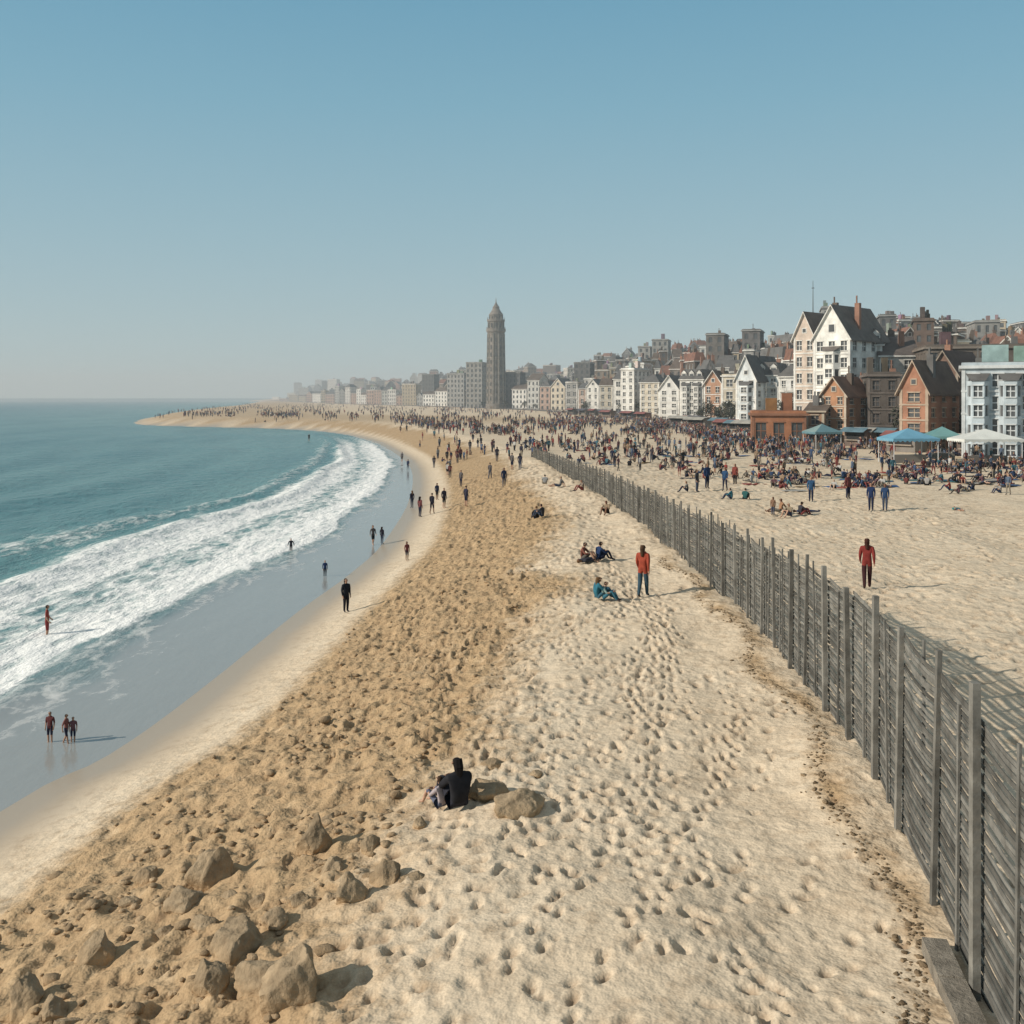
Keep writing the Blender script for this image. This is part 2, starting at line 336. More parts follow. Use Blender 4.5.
def building(name,pl,pr,vtop,d,r,depth,col,roof='flat',trim=WHITE,roofc=SLATE,storeys=None,bay=0,balc=False,gh=None,wf=.42,hf=.56,simple=False,chim=1,zb=None,dormer=0):
    r=math.radians(r); uL=(pl-512)/1000;uR=(pr-512)/1000
    w=(uR-uL)*d/(math.cos(r)-uR*math.sin(r))
    x0,y0=uL*d,d
    cx=x0+w/2*math.cos(r);cy=y0+w/2*math.sin(r)
    z=float(terrain([cx],[cy])[0]) if zb is None else zb
    H=CAMH+(398-vtop)/1000*cy-z
    if roof in('gable','gside','hip'):
        gh=gh if gh else min(w*.55,H*.28) if roof=='gable' else min(H*.2,4)
        h=H-gh
    elif roof=='mansard': gh=min(3.2,H*.22); h=H-gh
    else: h=H-.7; gh=0
    h=max(h,3); n=storeys or max(1,round(h/3.4)); cols=max(1,round(w/2.7)); dc=max(1,round(depth/3.2))
    col=hz(col,d);trim=hz(trim,d);roofc=hz(roofc,d)
    b=MB(); W=w/2
    fr=not simple
    b.facade((-W,0),(W,0),0,h,cols,n,wf,hf,col,trim,frame=fr,sill=fr,door=fr)
    b.facade((W,0),(W,depth),0,h,dc,n,wf*.85,hf,col,trim,frame=fr,sill=fr)
    b.facade((-W,depth),(-W,0),0,h,dc,n,wf*.85,hf,col,trim,frame=False,sill=False)
    b.face(((W,depth,0),(-W,depth,0),(-W,depth,h),(W,depth,h)),col)
    b.box(-W-.02,W+.02,-.02,depth+.02,-4,.01,tuple(q*.6 for q in col))
    if not simple:
        for j in range(1,n): b.box(-W-.10,W+.10,-.10,.0-.003,j*h/n-.12,j*h/n+.1,trim)
        b.box(-W-.05,-W+.35,-.06,-.004,0,h,trim); b.box(W-.35,W+.05,-.06,-.004,0,h,trim)
    if roof=='flat':
        b.box(-W-.35,W+.35,-.35,depth+.35,h,h+.35,trim)
        b.box(-W-.05,W+.05,-.05,depth+.05,h+.35,h+.7,col); b.box(-W+.3,W-.3,.3,depth-.3,h+.7,h+.76,roofc)
        for _ in range(random.choice([0,1,2,2])):
            a=random.uniform(-W*.8,W*.4); yq=depth*random.uniform(.1,.6); b.box(a,a+min(3,w*.3)*random.uniform(.4,1),yq,yq+2,h+.77,h+.77+random.uniform(1.0,2.8),tuple(q*random.uniform(.5,.9) for q in col))
    elif roof=='gable':
        b.face(((-W,0,h),(W,0,h),(0,0,h+gh)),col); b.face(((W,depth,h),(-W,depth,h),(0,depth,h+gh)),col)
        for sg in(-1,1):
            e=.5;A=(sg*(W+e),-e,h-gh*e/W);Bq=(0,-e,h+gh+.02);C=(0,depth+e,h+gh+.02);D_=(sg*(W+e),depth+e,h-gh*e/W)
            up=Vector((0,0,.28))
            q=[Vector(k) for k in(A,Bq,C,D_)]
            b.face([k+up for k in q],roofc); b.face(q,trim); b.face((q[0],q[1],q[1]+up,q[0]+up),trim); b.face((q[3],q[0],q[0]+up,q[3]+up),roofc);b.face((q[2],q[3],q[3]+up,q[2]+up),trim)
        ww=min(1.2,W*.3)
        b.box(-ww/2-.15,ww/2+.15,-.08,0.01,h+gh*.15,h+gh*.15+ww*1.5,trim); b.box(-ww/2,ww/2,-.11,-.02,h+gh*.15+.15,h+gh*.15+ww*1.5-.15,(.05,.06,.07),1)
    elif roof=='gside':
        e=.4
        b.face(((-W,0,h),(-W,depth/2,h+gh),(-W,depth,h)),col);b.face(((W,0,h),(W,depth,h),(W,depth/2,h+gh)),col)
        for y0_,y1_ in((-e,depth/2),(depth+e,depth/2)):
            q=[Vector(k) for k in((-W-e,y0_,h-.1),(W+e,y0_,h-.1),(W+e,y1_,h+gh+.02),(-W-e,y1_,h+gh+.02))]
            up=Vector((0,0,.25)); b.face([k+up for k in q],roofc); b.face((q[0],q[1],q[1]+up,q[0]+up),trim); b.face(q,roofc)
            b.face((q[1],q[2],q[2]+up,q[1]+up),trim)
    elif roof in('hip','mansard'):
        e=.4; k=min(W,depth/2)*(.9 if roof=='hip' else .28)
        b.box(-W-e,W+e,-e,depth+e,h,h+.22,trim)
        lo=[(-W-e,-e,h+.22),(W+e,-e,h+.22),(W+e,depth+e,h+.22),(-W-e,depth+e,h+.22)]
        hi=[(-W+k,k,h+gh),(W-k,k,h+gh),(W-k,depth-k,h+gh),(-W+k,depth-k,h+gh)]
        for i in range(4): b.face((lo[i],lo[(i+1)%4],hi[(i+1)%4],hi[i]),roofc)
        b.face(hi,roofc)
    if dormer:
        for i in range(dormer):
            a=-W+w*(i+.5)/dormer; dw=.75
            b.box(a-dw,a+dw,.1,2.4,h+.1,h+2.0,trim); b.box(a-dw+.2,a+dw-.2,.04,.15,h+.5,h+1.8,(.05,.05,.06),1)
            b.face(((a-dw-.15,0,h+2.0),(a+dw+.15,0,h+2.0),(a,0,h+2.9)),trim)
            for sg in(-1,1): b.face(((a+sg*(dw+.2),-.1,h+1.95),(a,-.1,h+2.95),(a,3,h+2.95),(a+sg*(dw+.2),3,h+1.95)),roofc)
    if bay:
        for i in range(bay):
            a=-W+w*(i+.5)/bay; bw=min(1.7,w/bay*.36); bh=h*.86
            b.facade((a-bw,0),(a-bw*.55,-1.1),0,bh,1,n,.6,hf,col,trim,frame=False,sill=False)
            b.facade((a-bw*.55,-1.1),(a+bw*.55,-1.1),0,bh,1,n,.7,hf,col,trim)
            b.facade((a+bw*.55,-1.1),(a+bw,0),0,bh,1,n,.6,hf,col,trim,frame=False,sill=False)
            b.face(((a-bw,0,bh),(a-bw*.55,-1.1,bh),(a+bw*.55,-1.1,bh),(a+bw,0,bh)),roofc)
            b.face(((a-bw*1.1,-.02,bh+.9),(a-bw*.65,-1.25,bh+.02),(a+bw*.65,-1.25,bh+.02),(a+bw*1.1,-.02,bh+.9)),roofc)
    if balc:
        for j in range(1,n):
            zz=j*h/n; b.box(-W*.9,W*.9,-1.5,-.12,zz-.3,zz-.13,trim)
            b.box(-W*.9,W*.9,-1.5,-1.42,zz+.8,zz+.9,trim)
            kx=-W*.9
            while kx<W*.9: b.box(kx,kx+.06,-1.48,-1.43,zz-.13,zz+.8,trim); kx+=.35
        for kx in np.linspace(-W*.9,W*.9-.2,max(2,cols//1+1)): b.box(kx,kx+.2,-1.5,-1.3,0,h*(n-1)/n+.8,trim)
    for i in range(chim):
        a=random.uniform(-W*.7,W*.6); yy=random.uniform(depth*.2,depth*.7)
        cc=hz(random.choice([BRICK,BROWN,DGREY]),d)
        b.box(a,a+.9,yy,yy+.7,h*.95,H+random.uniform(.4,1.6),cc)
        b.box(a+.15,a+.35,yy+.2,yy+.4,H,H+2,cc)
    return b.obj(name,[M_FAC,M_GLASS],(cx,cy,z),r)
# --- named seafront buildings
building('pale_blue_hotel',962,1060,362,116,-24,14,BLUE,'flat',(.62,.64,.64),storeys=4,bay=3,wf=.45)
building('pale_blue_annex',1000,1080,350,131,-24,14,(.40,.45,.47),'hip',WHITE,storeys=4,chim=2)
building('brick_gabled_house',900,928,362,134,-50,8.5,(.36,.18,.115),'gable',(.42,.33,.25),(.13,.09,.07),storeys=4,gh=3.6)
building('brown_apartment_block',926,1062,344,165,-14,20,(.14,.115,.095),'flat',(.22,.185,.155),storeys=6,chim=4)
building('brick_gabled_house',930,958,352,150,-50,8.5,(.19,.12,.09),'gable',(.3,.25,.2),(.12,.08,.065),storeys=4,gh=3.2)
building('white_gabled_hotel',814,850,306,178,-48,13,(.80,.78,.72),'gable',WHITE,(.15,.13,.115),storeys=6,bay=1,gh=5.5,chim=2,wf=.5)
building('white_gabled_house',794,815,313,190,-48,12,(.58,.48,.40),'gable',WHITE,(.19,.14,.115),storeys=6,gh=4.5,chim=1,wf=.5)
building('grey_side_wing',846,882,328,180,-10,12,(.60,.58,.53),'mansard',WHITE,(.15,.13,.115),storeys=5,chim=4,dormer=3)
building('grey_side_wing',880,918,336,178,-10,12,(.52,.50,.46),'gside',WHITE,(.11,.09,.08),storeys=5,chim=3)
building('dark_brick_block',868,900,372,158,-14,10,(.12,.10,.085),'flat',(.18,.15,.13),(.1,.08,.07),storeys=4,chim=2)
building('terracotta_house',822,846,378,160,-48,7,TERRA,'gable',(.5,.42,.33),(.22,.12,.08),storeys=4,gh=2.6)
building('terracotta_terrace',806,824,404,158,-30,8,(.33,.20,.13),'gside',(.42,.36,.28),BROWN,storeys=2)
building('brown_terrace',846,870,384,164,-25,8,(.17,.13,.10),'gside',(.27,.23,.19),BROWN,storeys=3)
building('orange_beach_pavilion',752,806,411,150,-12,9,(.36,.16,.085),'flat',(.26,.13,.08),(.26,.12,.07),storeys=1,chim=0,wf=.6)
building('white_victorian_house',736,756,356,226,-40,14,(.66,.69,.69),'gable',WHITE,SLATE,storeys=5,bay=1,gh=5)
building('white_victorian_terrace',756,779,362,228,-25,14,(.60,.64,.64),'mansard',WHITE,SLATE,storeys=5,dormer=2,balc=True)
building('white_balcony_house',779,798,364,212,-35,12,(.70,.69,.66),'hip',WHITE,SLATE,storeys=4,balc=True)
building('pink_townhouse',704,722,371,262,-30,12,(.46,.27,.18),'gable',WHITE,BROWN,storeys=4,gh=3.5)
building('cream_townhouse',722,737,374,255,-30,12,CREAM,'flat',WHITE,storeys=4)
building('white_seafront_terrace',680,703,369,290,-32,14,(.70,.69,.65),'mansard',WHITE,SLATE,storeys=6,dormer=3,bay=2)
building('white_seafront_house',659,679,376,300,-32,14,(.68,.67,.64),'gable',WHITE,SLATE,storeys=5,gh=4)
building('cream_seafront_house',640,659,374,330,-35,14,CREAM,'hip',WHITE,SLATE,storeys=6)
building('white_corner_house',621,634,368,352,-35,12,(.76,.75,.71),'flat',WHITE,storeys=7)
building('rooftop_block_tower',742,760,329,330,-20,12,(.15,.14,.135),'flat',GREY,storeys=9,simple=True)
building('rooftop_block_tower',706,724,333,360,-20,12,(.16,.145,.13),'flat',GREY,storeys=9,simple=True)
building('rooftop_block_tower',914,934,318,230,-20,12,(.14,.10,.08),'flat',BROWN,storeys=9,simple=True,chim=2)
# --- generic rows
pk=512+1000*PROM[:,0]/np.maximum(PROM[:,1],1); ok=(PROM[:,1]>90)&(PROM[:,1]<6000)
o_=np.argsort(pk[ok]); PK=pk[ok][o_]; PD=PROM[:,1][ok][o_]
def promd(u): return float(np.interp(u,PK,PD))
def prof(u): return float(np.interp(u,[262,300,350,400,450,500,550,600,650,700,750,800,850,900,950,1024,1100],[394,387,381,377,372,369,366,358,349,345,342,335,322,320,321,326,330]))
cols_=[WHITE,CREAM,GREY,(.55,.54,.5),TAN,(.44,.43,.40),PINK,(.6,.58,.54),BROWN,BRICK,DGREY]
dark_=[GREY,TAN,BROWN,BRICK,DGREY,(.2,.18,.16),(.24,.2,.16),(.44,.43,.4),(.5,.47,.42),BROWN,DGREY]
px=272
while px<640:
    wpx=random.uniform(6,16) if px>400 else random.uniform(4,10)
    d=promd(px)*1.03+6
    if not(485<px<503):
        building(random.choice(['seafront_house','seafront_terrace','seafront_hotel']),px,px+wpx*.93,prof(px)+random.uniform(6,22)*(1 if px>350 else .4),d,random.uniform(-30,-10),random.uniform(10,18),random.choice(cols_[:8]+[WHITE,WHITE,TAN]),random.choice(['flat','flat','gable','hip','mansard','gside']),simple=(d>520),chim=random.choice([0,1,2]),wf=random.uniform(.3,.5),roofc=random.choice([SLATE,BROWN,DGREY]))
    px+=wpx
for k,(fd_,off,st) in enumerate([(1.16,11,9),(1.38,5,9),(1.7,0,10),(2.1,-1,10)]):
    px=285+random.uniform(0,10)
    while px<1090:
        wpx=random.uniform(.6,1.5)*st*(1.5 if px>800 else 1)*(.75 if px<480 else 1)
        pd=promd(min(px,1000)); d=pd*fd_+30*fd_
        if px>840: d=max(d,200*fd_)
        v=prof(px)+off+random.uniform(-5,8)
        building('town_house' if random.random()<.6 else 'town_block',px,px+wpx,v,d,random.uniform(-35,15),random.uniform(10,18),random.choice(dark_ if k else dark_+cols_[:5]),random.choice(['flat','gable','hip','gside','mansard','flat']),simple=True,chim=random.choice([0,1,1,2,3]),roofc=random.choice([SLATE,BROWN,DGREY,SLATE,(.2,.1,.07)]),wf=random.uniform(.3,.5))
        px+=wpx*random.uniform(.85,1.25)
for (a,bp_,v,d) in [(466,482,362,700),(447,464,373,760),(505,520,372,640),(652,668,339,520),(574,590,362,560),(638,650,346,540),(822,840,306,300),(880,896,314,300),(975,1000,320,300),(422,434,374,900)]:
    building('apartment_tower',a,bp_,v,d,-15,14,random.choice([GREY,DGREY,(.28,.27,.25),DGREY]),'flat',GREY,simple=True,chim=0)
# --- round tower
b=MB(); stn=(.20,.175,.15); stl=(.26,.235,.20); td=640; tx=(496-512)/1000*td
tz=float(terrain([tx],[td])[0]); TH=CAMH+.0945*td-tz
b.lathe([(6.6,-2),(6.6,3),(5.9,3.4),(5.5,TH*.40),(5.2,TH*.70),(5.3,TH*.715),(6.2,TH*.735),(6.2,TH*.76),(5.0,TH*.762),(4.9,TH*.82),(5.7,TH*.83),(5.7,TH*.845),(4.3,TH*.85),(4.2,TH*.885),(4.6,TH*.89),(4.5,TH*.897),(3.1,TH*.925),(2.2,TH*.95),(2.2,TH*.965),(1.2,TH*.985),(.35,TH*1.01),(0.02,TH*1.06)],20,stn)
for k in range(10):
    t=2*math.pi*k/10; c,s_=math.cos(t),math.sin(t)
    b.beam((6.0*c,6.0*s_,3),(5.3*c,5.3*s_,TH*.715),.8,.8,stl)
    b.beam((5.2*c,5.2*s_,TH*.76),(5.1*c,5.1*s_,TH*.825),.5,.5,stl)
    b.beam((4.35*c,4.35*s_,TH*.85),(4.3*c,4.3*s_,TH*.89),.4,.4,stl)
    t+=math.pi/10;c,s_=math.cos(t),math.sin(t)
    for j in range(9):
        z0=TH*(.08+.069*j); rr=5.85-.08*j
        b.beam((rr*c,rr*s_,z0),(rr*c,rr*s_,z0+2.6),.8,.5,stn,1)
    b.beam((4.95*c,4.95*s_,TH*.772),(4.9*c,4.9*s_,TH*.812),1.4,.4,stn,1)
    b.beam((6.1*c,6.1*s_,TH*.76),(6.1*c,6.1*s_,TH*.775),.3,.3,stl)
    b.beam((4.25*c,4.25*s_,TH*.857),(4.2*c,4.2*s_,TH*.878),.9,.4,stn,1)
    b.tube((5.5*c,5.5*s_,TH*.845),(5.5*c,5.5*s_,TH*.875),.35,.02,5,stl)
for j in (3,6): b.lathe([(5.75-.07*j,TH*.08*j),(5.98-.07*j,TH*.08*j+.2),(5.98-.07*j,TH*.08*j+.6),(5.6-.07*j,TH*.08*j+.8)],20,stl)
b.obj('round_stone_tower',[M_FAC,M_GLASS],(tx,td,tz))
# --- seawall promenade
b=MB(); L=PROM[(PROM[:,1]>40)&(PROM[:,1]<2900)]
for a,c in zip(L,L[1:]):
    d=Vector((c[0]-a[0],c[1]-a[1],0)).normalized(); nr=Vector((d.y,-d.x,0))
    A=Vector((a[0],a[1],0));C=Vector((c[0],c[1],0)); W_=9
    col=(.20,.18,.16); u=Vector((0,0,.35))
    b.face((A+u,A+nr*W_+u,C+nr*W_+u,C+u),(.24,.22,.2)); b.face((A,A+u,C+u,C),col); b.face((A,C,C+u,A+u),col)
    ln=(C-A).length; n_=max(1,int(ln/2.5))
    if a[1]<700:
        for k in range(n_):
            p=A+(C-A)*k/n_+nr*.3; b.beam(p+u,p+u+Vector((0,0,1.0)),.07,.07,(.12,.12,.12))
        for h_ in(.5,1.0): b.beam(A+nr*.3+u+Vector((0,0,h_)),C+nr*.3+u+Vector((0,0,h_)),.05,.05,(.12,.12,.12))
b.obj('promenade_boardwalk',[M_WOOD])
def prompt(y,off):
    i=np.searchsorted(PROM[:,1],y); a=PROM[i-1];c=PROM[i];t=(y-a[1])/(c[1]-a[1]); q=a+(c-a)*t
    d=Vector((c[0]-a[0],c[1]-a[1],0)).normalized(); return q[0]+d.y*off,q[1]-d.x*off,d
yy=100
while yy<520:
    x_,y_,d=prompt(yy,2.0); b=MB(); c=(.08,.09,.09)
    b.tube((0,0,0),(0,0,.9),.14,.10,8,c); b.tube((0,0,.9),(0,0,6.0),.07,.05,8,c); b.beam((-.9,0,5.9),(.9,0,5.9),.06,.06,c)
    for sg in(-.9,.9): b.tube((sg,0,5.45),(sg,0,5.85),.20,.10,8,(.7,.7,.66)); b.tube((sg,0,5.85),(sg,0,6.0),.14,.02,8,c)
    b.obj('street_lamp',[M_WOOD],(x_,y_,.35),random.random()); yy+=yy*.05+6
def canopy(name,u,v,wm,hm,col,col2,r=0):
    x_,y_,z_=gp(u,v); b=MB(); W=wm/2;D=1.9
    for sx in(-1,1):
        for sy in(-1,1): b.tube((sx*(W-.15),sy*(D-.15),0),(sx*(W-.15),sy*(D-.15),hm),.04,.04,6,(.6,.6,.6))
    lo=[(-W,-D,hm),(W,-D,hm),(W,D,hm),(-W,D,hm)];mid=[(-W*.45,-D*.45,hm+.55),(W*.45,-D*.45,hm+.55),(W*.45,D*.45,hm+.55),(-W*.45,D*.45,hm+.55)];ap=(0,0,hm+1.05)
    for i in range(4):
        j=(i+1)%4; cc=col if i%2==0 else col2
        b.face((lo[i],lo[j],mid[j],mid[i]),cc); b.face((mid[i],mid[j],ap),cc)
        A=Vector(lo[i]);B=Vector(lo[j]); n_=10
        for k in range(n_):
            p=A+(B-A)*k/n_;q=A+(B-A)*(k+1)/n_;m_=(p+q)/2
            b.face((p,q,q-Vector((0,0,.22)),m_-Vector((0,0,.38)),p-Vector((0,0,.22))),col)
    b.box(-W*.7,W*.7,-.4,.4,0,.9,(.2,.18,.16))
    return b.obj(name,[M_CANVAS],(x_,y_,z_),r)
canopy('blue_market_canopy',908,463,5.2,2.7,(.15,.34,.46),(.15,.34,.46),.1)
canopy('teal_market_canopy',942,461,3.6,2.8,(.16,.31,.30),(.11,.24,.24),-.1)
canopy('white_market_canopy',985,464,6.4,2.7,(.70,.70,.65),(.6,.6,.56),.05)
canopy('white_market_canopy',1020,458,4.5,3.0,(.5,.53,.51),(.5,.52,.52),.1)
canopy('blue_market_canopy',822,449,4.0,2.4,(.12,.22,.25),(.2,.28,.27),.2)
for i in range(44):
    y_=random.choice([random.uniform(115,260),random.uniform(120,420)]); xq,yq,d=prompt(y_,random.choice([random.uniform(3,7),random.uniform(-9,-4)])); b=MB()
    w_=random.uniform(1.5,3.2); c=random.choice([(.10,.09,.09),(.16,.12,.1),(.18,.10,.08),(.08,.09,.11),(.2,.18,.16)])
    b.box(-w_,w_,-1.2,1.2,0,2.4,c); b.box(-w_*.8,w_*.8,-1.25,-1.1,1.0,2.0,(.03,.03,.03)); b.box(-w_*.85,w_*.85,-1.6,-1.0,.85,1.0,(.3,.25,.2))
    b.face(((-w_-.2,-2.4,2.1),(w_+.2,-2.4,2.1),(w_+.2,-1.0,2.75),(-w_-.2,-1.0,2.75)),random.choice([(.26,.1,.09),(.12,.2,.24),(.36,.34,.3),(.1,.1,.12)]))
    b.box(-w_-.1,w_+.1,-1.1,1.3,2.4,2.55,tuple(q*.7 for q in c))
    b.obj('beach_kiosk',[M_FAC],(xq,yq,float(terrain([xq],[yq])[0])),-math.pi/2*.6)
b=MB(); b.tube((0,0,0),(0,0,9),.12,.04,6,(.1,.1,.1)); b.tube((0,0,7.5),(0,0,7.6),.3,.3,8,(.1,.1,.1))
b.obj('rooftop_antenna_mast',[M_WOOD],(.301*196,196,21))
def tree(x_,y_,z_,h):
    b=MB(); bark=(.09,.07,.05)
    b.tube((0,0,0),(.1,0,h*.45),h*.035,h*.02,7,bark)
    cl=[]
    for k in range(7):
        a=random.uniform(0,6.28); q=Vector((math.cos(a)*h*.25,math.sin(a)*h*.25,h*random.uniform(.42,.88))); b.tube((.1,0,h*random.uniform(.3,.45)),q,h*.014,h*.005,5,bark); cl.append((q,h*random.uniform(.12,.2)))
    cl.append((Vector((0,0,h*.75)),h*.2))
    for q,R in cl:
        g=random.uniform(.6,1.3)
        for k in range(75):
            v=Vector((random.gauss(0,1),random.gauss(0,1),random.gauss(0,.8))).normalized()*R*random.uniform(.5,1.15)
            p=q+v; s_=h*random.uniform(.02,.045); n_=Vector((random.gauss(0,1),random.gauss(0,1),random.gauss(0,1))).normalized(); a=n_.orthogonal().normalized()*s_; c=n_.cross(a)
            gg=g*random.uniform(.7,1.3); b.face((p-a,p-c*.7,p+a,p+c*.7),(.06*gg,.062*gg,.042*gg))
    b.obj('street_tree',[M_LEAF],(x_,y_,z_))
for i in range(150):
    y_=1/random.uniform(1/700,1/118); off=random.uniform(1,8) if i%3 else random.uniform(9,50); xq,yq,d=prompt(y_,off)
    tree(xq,yq,.35 if off<9 else float(terrain([xq],[yq])[0]),random.uniform(3.2,6.5) if off<9 else random.uniform(6,11))
# ------------------------------------------------------------------ fence
FH=lambda y:float(np.interp(y,[2,11.35,14.5,18.8,22.2,28.9,35,43.2,55,70.7,93.3,120],[3.4,3.4,3.36,3.3,3.2,2.85,2.7,2.4,2.15,2.0,1.55,1.3]))
seg=np.sqrt((np.diff(FENCE,axis=0)**2).sum(1)); cum=np.concatenate([[0],np.cumsum(seg)])
def fpt(s_): return np.array([np.interp(s_,cum,FENCE[:,0]),np.interp(s_,cum,FENCE[:,1])])
b=MB(); posts=[]; s0=.3
while s0<cum[-1]:
    p=fpt(s0); z_=float(terrain([p[0]],[p[1]])[0]); posts.append((p[0],p[1],z_,FH(p[1])))
    s0+=random.uniform(1.5,2.3)
for i,(x_,y_,z_,h) in enumerate(posts):
    g=random.uniform(.75,1.3); c=(.185*g,.175*g,.155*g); w_=random.choice([.075,.09,.105])
    hh=h*random.uniform(.97,1.09)
    b.beam((x_-.03,y_,z_-.3),(x_-.03+random.uniform(-.08,.08),y_+random.uniform(-.10,.10),z_+hh),w_,w_*.9,c)
    if i+1<len(posts):
        x2,y2,z2,h2=posts[i+1]; D=Vector((x2-x_,y2-y_,0)); L_=D.length; d=D/L_; nr=Vector((d.y,-d.x,0))
        for t in ((.5,) if y_<24 else (.2,.4,.6,.8)):
            t+=random.uniform(-.05,.05)
            g=random.uniform(.7,1.25); p=Vector((x_,y_,z_-.2))+D*t+(nr*.13 if random.random()<.5 else nr*.02)
            b.beam(p,p+Vector((random.uniform(-.05,.05),random.uniform(-.09,.09),(h+h2)/2*random.uniform(.90,1.05)+.2)),.05,.03,(.175*g,.167*g,.15*g))
        pitch=.088; zz=.03
        sag=random.uniform(-.02,.09); top=min(h,h2)*random.uniform(.96,1.0)
        while zz<top-.04:
            if random.random()>.02:
                g=random.uniform(.55,1.4); c=(.165*g,.157*g,.14*g)
                ja=random.uniform(-.028,.028);jb=random.uniform(-.028,.028); pr=None; w1=random.uniform(.045,.066)
                for q in range(4):
                    t=q/3; zq=z_+(z2-z_)*t+zz+ja*(1-t)+jb*t-sag*math.sin(math.pi*t)+random.uniform(-.006,.006)
                    p=Vector((x_,y_,0))+D*t*1.0+nr*(.075+random.uniform(-.008,.008)); p.z=zq
                    if pr is not None: b.beam(pr,p,.016,w1,c)
                    pr=p
            zz+=pitch
b.obj('wooden_slat_fence',[M_WOOD])
b=MB(); q=[fpt(s_) for s_ in np.arange(0,11.5,.9)]
for a,c in zip(q,q[1:]):
    za=float(terrain([a[0]],[a[1]])[0])
    g=random.uniform(.9,1.1); b.beam((a[0]-.26,a[1],za+.0),(c[0]-.26,c[1]-.012,za+random.uniform(-.02,.02)),.30,.34,(.25*g,.22*g,.18*g))
b.obj('concrete_kerb',[M_ROCK])
# ------------------------------------------------------------------ rocks
from mathutils import noise as mn
import bmesh
def gz(x_,y_):
    i=min(max(np.searchsorted(xs,x_),1),len(xs)-1); j=min(max(np.searchsorted(ys,y_),1),len(ys)-1); return float(G[j,i])
def rock(name,u,v,wpx,hpx,seed,col=(.25,.20,.15)):
    x_,y_,z_=gp(u,v); z_=gz(x_,y_); w_=wpx*y_/1000/2*.9; h=hpx*y_/1000*.88
    bm=bmesh.new(); bmesh.ops.create_icosphere(bm,subdivisions=5,radius=1)
    off=Vector((seed*3.7,seed*1.3,seed*7.1)); rnd=random.Random(seed)
    planes=[(Vector((rnd.gauss(0,1),rnd.gauss(0,1),rnd.gauss(.3,.8))).normalized(),rnd.uniform(.55,.85)) for _ in range(13)]
    for vv in bm.verts:
        p=vv.co.copy()
        for n_,dd in planes:
            e=p.dot(n_)-dd
            if e>0: p-=n_*e*.9
        p*=1+.22*mn.noise(p*1.3+off)+.10*mn.noise(p*3.2+off)+.05*mn.noise(p*8+off)+.025*mn.noise(p*18+off)
        tp=1-.22*max(0,p.z)
        vv.co=Vector((p.x*w_*1.3*tp,p.y*w_*1.1*tp,p.z*h*.85+h*.22))
    me=bpy.data.meshes.new(name); bm.to_mesh(me); bm.free()
    a=me.color_attributes.new('Col','FLOAT_COLOR','POINT')
    zz=np.array([v_.co.z for v_ in me.vertices]); k=np.clip(1-zz/(h*.55),0,1)[:,None]
    C=np.array(col)*(1-k)+np.array((.44,.31,.185))*k
    a.data.foreach_set('color',np.concatenate([C,np.ones((len(C),1))],1).astype(np.float32).ravel())
    me.polygons.foreach_set('use_smooth',np.ones(len(me.polygons),bool))
    me.materials.append(M_ROCK); o=link(bpy.data.objects.new(name,me)); o.location=(x_,y_,z_-.03); o.rotation_euler=(0,0,rnd.uniform(-.5,.5))
RK=[(215,874,42,40),(290,996,72,68),(240,952,56,42),(97,960,42,34),(315,846,32,32),(212,992,38,36),(148,877,26,22),(188,900,46,20),(386,880,34,28),(350,902,36,28),(334,868,28,20),(25,1008,42,34),(55,1010,32,22),(265,982,60,28),(275,925,30,18),(66,1022,30,14),(205,925,30,14),(491,797,40,24),(514,812,50,24),(493,765,22,14),(300,905,26,14),(370,850,24,14),(415,880,34,12),(260,893,22,12),(165,925,22,12),(232,893,24,12),(330,815,16,9),(535,775,14,8),(130,900,20,10),(420,826,18,10)]
for i,(u,v,w_,h_) in enumerate(RK):
    g=random.uniform(.85,1.15); rock('beach_rock',u,v,w_,h_,i+3,(.36*g,.27*g,.175*g))
def smallrocks(name,n_,f,col,smin,smax):
    b=MB(); bm=bmesh.new(); bmesh.ops.create_icosphere(bm,subdivisions=2,radius=1)
    V=[v.co.copy() for v in bm.verts]; F=[[v.index for v in q.verts] for q in bm.faces]; bm.free()
    pts=f(n_); vs=[];fs=[];cs=[]
    for i in range(len(pts)):
        s_=random.uniform(smin,smax)*(1 if random.random()<.85 else 1.7); o=Vector((i*1.7,i*.3,0)); base=len(vs); rz=Matrix.Rotation(random.uniform(0,6.28),3,'Z'); fl=random.uniform(.4,.8);st=random.uniform(1,1.6); zb=gz(pts[i,0],pts[i,1])
        for v in V:
            p=v*(1+.6*mn.noise(v*1.6+o)+.2*mn.noise(v*4+o)); p=rz@Vector((p.x*s_*st,p.y*s_,p.z*s_*fl)); vs.append((p.x+pts[i,0],p.y+pts[i,1],p.z+zb+s_*.08))
        g=random.uniform(.75,1.2); fs+=[tuple(base+k for k in q) for q in F]; cs+=[tuple(k*g for k in col)]*len(F)
    b.v=vs;b.f=fs;b.c=cs;b.m=[0]*len(fs); b.obj(name,[M_ROCK],smooth=True)
def fbrown(n_):
    out=[]
    while len(out)<n_:
        y_=8.5+rng.random()**1.4*36; x_=-11+rng.random()*12; s_=float(sdist(SHORE,[x_],[y_])[0])
        if 4<s_<11.3 and (rng.random()<.25 or vn(np.array([x_]),np.array([y_]),.5,31)[0]>.5+ (y_-10)*.012): out.append((x_,y_))
    return np.array(out)
smallrocks('sand_clods',1300,fbrown,(.40,.285,.175),.02,.075)
def fwrack(n_):
    out=[]
    for _ in range(n_):
        y_=11+rng.random()**1.3*32; fx=np.interp(y_,FENCE[:,1],FENCE[:,0]); out.append((fx-.55-abs(rng.normal())*.18-.3*math.sin(y_*.8),y_))
    return np.array(out)
